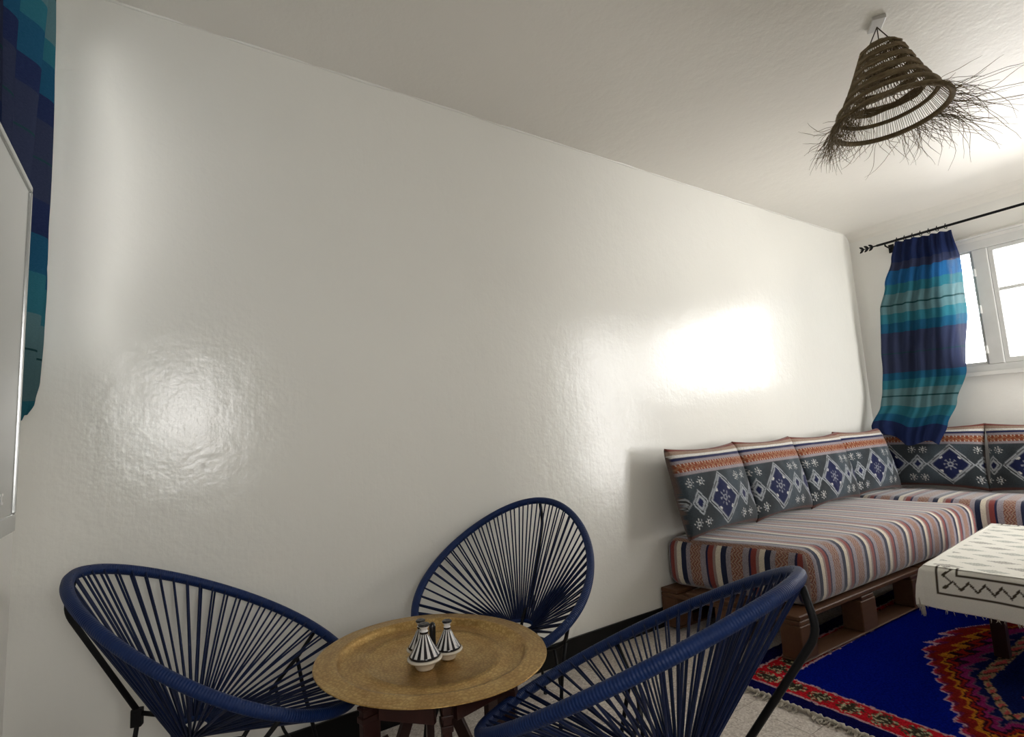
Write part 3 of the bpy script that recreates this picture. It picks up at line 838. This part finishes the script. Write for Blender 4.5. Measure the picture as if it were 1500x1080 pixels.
# ------------------------------------------------------------------ pendant lamp
LX, LY = 2.372, .785
lp = thing('pendant_lamp', 'cone shaped woven straw pendant lamp with long loose fringe', 'lamp', (LX, LY, H))
pl_ = obj('ceiling_plate', bx((-.042, -.024, -.016), (.042, .024, -.0005), .003), M['white_plastic'], lp); pl_.rotation_euler = (0, 0, R(35))
PROF = [(-.098, .036), (-.125, .070), (-.19, .094), (-.26, .121), (-.33, .154), (-.40, .196)]   # z offset, radius
def lr(z):
    zz = -z
    for (a, p), (b, q) in zip(PROF, PROF[1:]):
        if zz <= -b: 
            t = (zz+a)/(-b+a); return p+(q-p)*max(0, t)
    return PROF[-1][1]
TILT = Matrix.Rotation(R(2), 4, 'Y')
def cone_pt(a, z, dr_=0): return Vector(((lr(z)+dr_)*math.cos(a), (lr(z)+dr_)*math.sin(a), z))
for k in range(3):
    a = R(20+120*k); obj('hanging_string', tube(bm_new(), [(0, 0, -.022), cone_pt(a, -.100)*.97, cone_pt(a, -.112)], .0022, 5), M['string'], lp)
for zc, zh in ((-.118, .014), (-.165, .009), (-.210, .010), (-.256, .010), (-.302, .010)):
    bm = bm_new(); n_ = 5
    for r_ in range(n_):
        z = zc-zh+2*zh*r_/(n_-1)
        tube(bm, [cone_pt(a, z+.003*math.sin(5*a+r_)+.010*math.cos(a+1), .002*math.sin(11*a)) for a in [2*math.pi*j/48 for j in range(48)]], .0042, 6, closed=True)
    obj('woven_band', bm, M['straw'], lp, smooth=True)
for zc, rr in ((-.350, .0085), (-.404, .0105)):
    bm = tube(bm_new(), [cone_pt(a, zc+.010*math.cos(a+1)) for a in [2*math.pi*j/64 for j in range(64)]], rr, 8, closed=True)
    obj('rim_ring', bm, M['straw'], lp, smooth=True)
random.seed(11)
bm = bm_new()
for i in range(62):
    for sgn in (-1, 1):
        a0 = 2*math.pi*i/62; pts = []
        tw = sgn*.42
        for j in range(8):
            z = -.108-.195*j/7; pts.append(cone_pt(a0+tw*j/7, z, -.001))
        tube(bm, pts, .0013, 3, cap=False)
for i in range(150):
    a0 = 2*math.pi*i/150+random.uniform(-.01, .01); pts = [cone_pt(a0, -.285-.118*j/5, -.002) for j in range(6)]
    tube(bm, pts, .0012, 3, cap=False)
obj('lattice', bm, M['straw'], lp, kind='stuff', smooth=True)
bm = bm_new()
for i in range(360):
    q = random.random()
    if q < .33: a0 = random.gauss(R(150), R(20)); kind_ = 'left'
    elif q < .62: a0 = random.gauss(R(-30), R(30)); kind_ = 'right'
    else: a0 = random.uniform(0, 2*math.pi); kind_ = 'mid'
    p = cone_pt(a0, -.404+.010*math.cos(a0+1)); d = Vector((math.cos(a0), math.sin(a0), 0))
    tdir = Vector((-math.sin(a0), math.cos(a0), 0))
    if kind_ == 'left': L0 = random.uniform(.09, .20); v = d*random.uniform(.15, .8)+Vector((0, 0, -1.1)); curl = random.uniform(-.5, -.1)
    elif kind_ == 'right': L0 = random.uniform(.08, .30); v = d*random.uniform(.8, 1.2)+Vector((0, 0, random.uniform(-.50, .0))); curl = random.uniform(-.55, .22)
    else: L0 = random.uniform(.05, .17); v = d*random.uniform(.5, 1.1)+Vector((0, 0, -random.uniform(.2, .9))); curl = random.uniform(-.5, .5)
    v += tdir*random.uniform(-.5, .5); v.normalize(); pts = [p.copy()]; n_ = 10; side_ = random.uniform(-.6, .6)
    for j in range(n_):
        p = p+v*(L0/n_); pts.append(p.copy())
        v = (v+Vector((0, 0, curl*.30))+tdir*side_*.28+Vector([random.uniform(-.2, .2) for _ in range(3)])).normalized()
    tube(bm, pts, [.0010]*8+[.0008, .0006, .0004], 3, cap=False)
obj('fringe', bm, M['straw'], lp, kind='stuff', smooth=True)

# ------------------------------------------------------------------ blue cord chairs
CHA, CHB, CHE, CHT, CHZ = .319, .411, .183, .504, .586
def rim_pt(t):     # local: x sideways, y forward, z up
    l = CHB*math.cos(t)
    return Vector((CHA*math.sin(t)*(1+CHE*math.cos(t)), l*math.cos(CHT), CHZ-l*math.sin(CHT)))
def make_chair(label):
    t = thing('cord_chair', label, 'chair', group='blue cord chairs around the brass tray table')
    n_ = 120; pts = [rim_pt(2*math.pi*i/n_) for i in range(n_)]
    bm = bm_new(); tube(bm, pts, .0145, 10, closed=True)
    uvl = bm.loops.layers.uv.new('UVMap'); bm.faces.ensure_lookup_table()
    for fi, f in enumerate(bm.faces):
        i = fi//10
        for l in f.loops:
            # nearest of the two ring indices
            a = (l.vert.co-pts[i]).length; b = (l.vert.co-pts[(i+1) % n_]).length
            l[uvl].uv = ((i if a < b else i+1)/n_, 0)
    obj('rim', bm, M['rim'], t, smooth=True)
    C0 = Vector((0, -.076, .349)); IA, IB = .052, .042
    def inner(a, dz=0): return C0+Vector((IA*math.sin(a), IB*math.cos(a), dz-.004*math.cos(a)))
    obj('centre_ring', tube(bm_new(), [inner(2*math.pi*i/40) for i in range(40)], .0075, 8, closed=True), M['rim'], t, smooth=True)
    # stations evenly along the rim
    fine = [rim_pt(2*math.pi*i/1440) for i in range(1441)]; s = [0]
    for i in range(1440): s.append(s[-1]+(fine[i+1]-fine[i]).length)
    NS = 54; st = []; j = 0
    for k in range(NS):
        tgt = s[-1]*k/NS
        while s[j+1] < tgt: j += 1
        st.append(2*math.pi*j/1440)
    cx0 = rim_pt(math.pi/2).y
    for k, a in enumerate(st):
        P = rim_pt(a); rel = P-C0; ang = math.atan2(rel.x, rel.y*1.0)
        nrm = Vector((0, math.sin(CHT), math.cos(CHT)))
        out = Vector((P.x, P.y, 0)).normalized()
        for q, (off, dz, da) in enumerate(((.0125, .004, -.018), (-.0125, -.005, .026))):
            s0 = rim_pt(a+da)+nrm*off; e0 = inner(ang+da*1.6, dz)
            bm = bm_new(); tube(bm, [s0, e0], .0032, 5, cap=False)
            obj('cord', bm, M['cord'], t, smooth=True)
    # iron frame
    def rodpart(nm, p, r_=.0062): obj(nm, tube(bm_new(), p, r_, 8), M['iron'], t, smooth=True)
    def smoothp(ps, k=5):
        ps = [Vector(p) for p in ps]; o = [ps[0]]
        for i in range(1, len(ps)-1):
            a, b, c = ps[i-1], ps[i], ps[i+1]; ra = min(.03, (a-b).length*.4, (c-b).length*.4)
            p0 = b+(a-b).normalized()*ra; p1 = b+(c-b).normalized()*ra
            for j in range(k+1):
                tt = j/k; o.append(p0*(1-tt)**2+b*2*tt*(1-tt)+p1*tt*tt)
        return o+[ps[-1]]
    node = Vector((0, -.205, .408))
    rodpart('back_arm', smoothp([rim_pt(math.pi)+Vector((0, -.006, -.012)), (0, -.385, .69), node]), .0075)
    rodpart('leg', smoothp([node, (0, -.215, .33), (0, -.30, .005)]))
    rodpart('base_bar', smoothp([node, (0, -.12, .385), (0, -.06, .305), (0, .05, .300)]))
    for sgn in (-1, 1):
        S = rim_pt(sgn*R(56)); k1 = Vector((sgn*.262, .150, .398)); k2 = Vector((sgn*.20, .095, .350))
        rodpart('side_arm', smoothp([S+Vector((0, 0, -.012)), k1, k2, (0, .05, .300)]))
        rodpart('leg', smoothp([k1+Vector((0, 0, -.004)), (sgn*.25, .17, .30), (sgn*.245, .245, .005)]))
        rodpart('leg_strut', smoothp([k2, (sgn*.225, .11, .2), (sgn*.245, .245, .012)]), .005)
    for p in ((0, -.30, 0), (-.245, .245, 0), (.245, .245, 0)):
        fo = tube(bm_new(), [(p[0], p[1], .0), (p[0], p[1], .016)], .009, 8); obj('foot_cap', fo, M['iron'], t)
    obj('bracket', bx((-.010, -.222, .375), (.010, -.196, .42), .003), M['iron'], t)
    return t
CH = [((.153, 1.761), -.357, 'blue cord chair at the left of the brass table, facing right'),
      ((1.109, 1.769), -2.567, 'blue cord chair behind the brass table, its back to the plain wall'),
      ((.917, .939), 1.899, 'blue cord chair in the foreground, its back towards the sofa')]
first = make_chair(CH[0][2])
for i, ((x, y), hd, lb) in enumerate(CH):
    rz = hd-math.pi/2
    if i == 0: first.location = (x, y, 0); first.rotation_euler = (0, 0, rz)
    else: dup(first, (x, y, 0), rz, lb)
